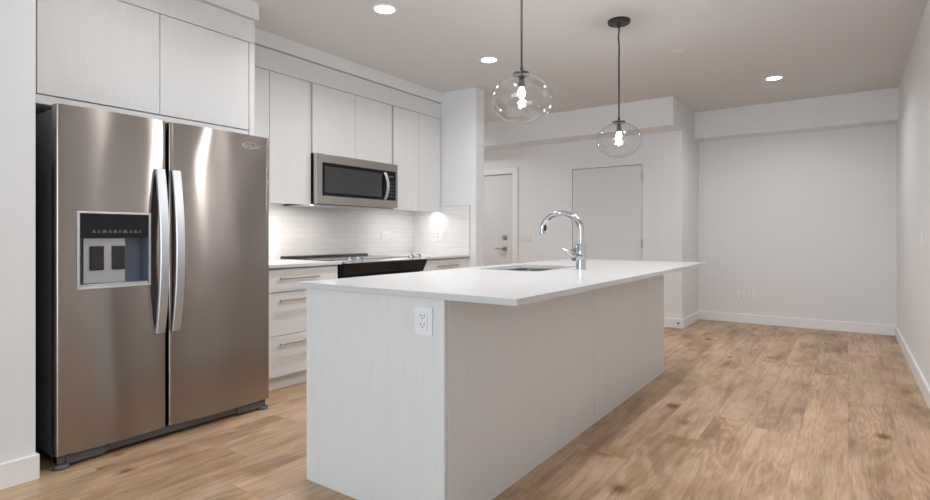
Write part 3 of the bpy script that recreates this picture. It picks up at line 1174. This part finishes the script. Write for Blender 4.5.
plate('power_outlet', 'white duplex outlet on the near end panel of the island', 'outlet', (-1.334, IY0, 0.793), (1, 0, 0), (0, -1, 0), 0.090, 0.112, ['outlet'])
plate('power_outlet', 'left one of two white outlets low on the far wall', 'outlet', (-1.120, FAR, 0.345), (1, 0, 0), (0, -1, 0), 0.086, 0.116, ['outlet'], 'low outlets on the far wall')
plate('power_outlet', 'right one of two white outlets low on the far wall', 'outlet', (-1.000, FAR, 0.352), (1, 0, 0), (0, -1, 0), 0.086, 0.116, ['outlet'], 'low outlets on the far wall')
plate('power_outlet', 'white horizontal outlet on the tiled backsplash above the range', 'outlet', (KW + 0.010, 4.33, 1.118), (0, 1, 0), (1, 0, 0), 0.145, 0.080, ['houtlet'])
plate('light_switch', 'white double switch plate on the tiled end wall beside the range', 'switch', (-3.725, ST0 - 0.010, 1.118), (1, 0, 0), (0, -1, 0), 0.150, 0.120, ['outlet', 'switch'])
plate('light_switch', 'grey-white triple switch plate between the entry and closet doors', 'switch', (-3.76, CLO, 1.10), (1, 0, 0), (0, -1, 0), 0.15, 0.112, ['switch', 'switch', 'switch'])
plate('light_switch', 'single white switch plate on the right wall', 'switch', (RW, 5.18, 1.10), (0, -1, 0), (-1, 0, 0), 0.09, 0.116, ['switch'])
# little door-stop screw on the baseboard corner
ds = obj('door_stop', lathe(NB(), [(0, 0), (0.012, 0), (0.012, 0.006), (0.006, 0.012), (0, 0.012)], (-1.665, CLO - BT - 0.0125, 0.062), 'Y', 16), M['graphite'])
tag(ds, 'tiny dark fixing on the baseboard beside the closet corner', 'fixing')

# ------------------------------------------------------------ ceiling fittings
for x, y, p, lab in ((-2.655, 2.775, 11, 'lit round recessed ceiling light, leftmost of the three in view'),
                     (-2.655, 4.125, 9, 'round recessed ceiling light near the end wall of the kitchen'),
                     (-0.612, 6.27, 13, 'round recessed ceiling light near the far wall'),
                     (-1.40, 1.78, 11, 'added unseen ceiling light over the near end of the island, streaking the refrigerator door'),  # invented lamp, placed to put a streak on the left refrigerator door
                     (-0.62, 3.40, 19, 'added unseen ceiling light over the seating side of the island'),  # invented lamp, fills the island side and streaks the right refrigerator door
                     (-2.655, 1.32, 3.6, 'added unseen ceiling light brightening the cabinet above the refrigerator'),  # weak fill lamp added to lift the refrigerator cabinet
                     (-4.60, 5.60, 16, 'added unseen ceiling light brightening the entry, behind the kitchen end wall'),  # hidden fill lamp added because the hall came out too dark
                     ):
    t = thing('recessed_light', lab, 'ceiling light', (x, y, CZ), 'recessed ceiling lights')
    obj('trim_ring', lathe(NB(), [(0.088, 0), (0.088, -0.004), (0.070, -0.006), (0.066, -0.001), (0.066, 0)], (x, y, CZ - 0.0003), seg=40), M['trim'], t, True)
    obj('diffuser', lathe(NB(), [(0, -0.002), (0.0655, -0.002), (0.0655, -0.0005), (0, -0.0005)], (x, y, CZ - 0.0003), seg=40), M['lamp'], t)
    area_light('downlight', (x, y, CZ - 0.008), (0, 0, 0), 0.12, 0.12, p, WARM, 'DISK', 150)

sp = obj('sprinkler_cover', lathe(NB(), [(0, -0.010), (0.060, -0.010), (0.070, -0.006), (0.070, -0.0003), (0, -0.0003)], (-1.195, 4.895, CZ), seg=32), M['ceiling'], smooth=True)
tag(sp, 'small round flush cover plate on the ceiling between pendant and far light', 'sprinkler cover')


def pendant(x, y, z, label, cord_bend, energy):
    t = thing('pendant_light', label, 'pendant light', (x, y, CZ), 'clear globe pendant lights over the island')
    obj('canopy', lathe(NB(), [(0, -0.0004), (0.080, -0.0004), (0.082, -0.006), (0.080, -0.020), (0.076, -0.024), (0.012, -0.026), (0.010, -0.05), (0, -0.05)], (x, y, CZ), seg=40), M['black_plastic'], t, True)
    ztop = z + 0.1315
    n = 14
    pts = []
    for i in range(n + 1):
        f = i / n
        zz = CZ - 0.03 + (ztop + 0.03 - (CZ - 0.03)) * f
        wob = cord_bend * math.exp(-((f - 0.18) / 0.10) ** 2) * math.sin(f * 30)
        pts.append((x + wob, y + wob, zz))
    obj('cord', tube(NB(), pts, 0.0058, 10), M['black_plastic'], t, True)
    s = obj('socket', lathe(NB(), [(0, 0.040), (0.008, 0.040), (0.010, 0.020), (0.010, 0.008), (0.046, 0.006), (0.048, 0.0), (0.046, -0.006), (0.016, -0.010), (0.014, -0.030), (0.017, -0.036), (0.018, -0.064), (0.015, -0.070), (0, -0.070)], (x, y, ztop), seg=28), M['black_plastic'], t, True)
    # squat clear globe, open at the neck
    prof = []
    a, h = 0.163, 0.130
    for i in range(29):
        th = PI - (PI - 0.20) * i / 28
        prof.append((a * math.sin(th) if i else 0.0, h * math.cos(th)))
    obj('globe', lathe(NB(), prof, (x, y, z), seg=56), M['glass'], t, True)
    obj('bulb', lathe(NB(), [(0, 0.0), (0.010, 0.0), (0.013, -0.010), (0.019, -0.022), (0.020, -0.034), (0.014, -0.048), (0.007, -0.054), (0, -0.056)], (x, y, ztop - 0.070), seg=24), M['bulb'], t, True)
    l = bpy.data.lights.new('bulb_light', 'POINT')
    l.energy = energy
    l.color = WARM
    l.shadow_soft_size = 0.02
    lo = bpy.data.objects.new('bulb_light', l)
    lo.location = (x, y, ztop - 0.150)
    C.objects.link(lo)


pendant(-1.41, 2.51, 1.843, 'clear glass globe pendant hanging nearest over the island', 0.0, 12)
pendant(-1.385, 3.93, 1.827, 'clear glass globe pendant hanging farther over the island, round black canopy in view', 0.004, 6)
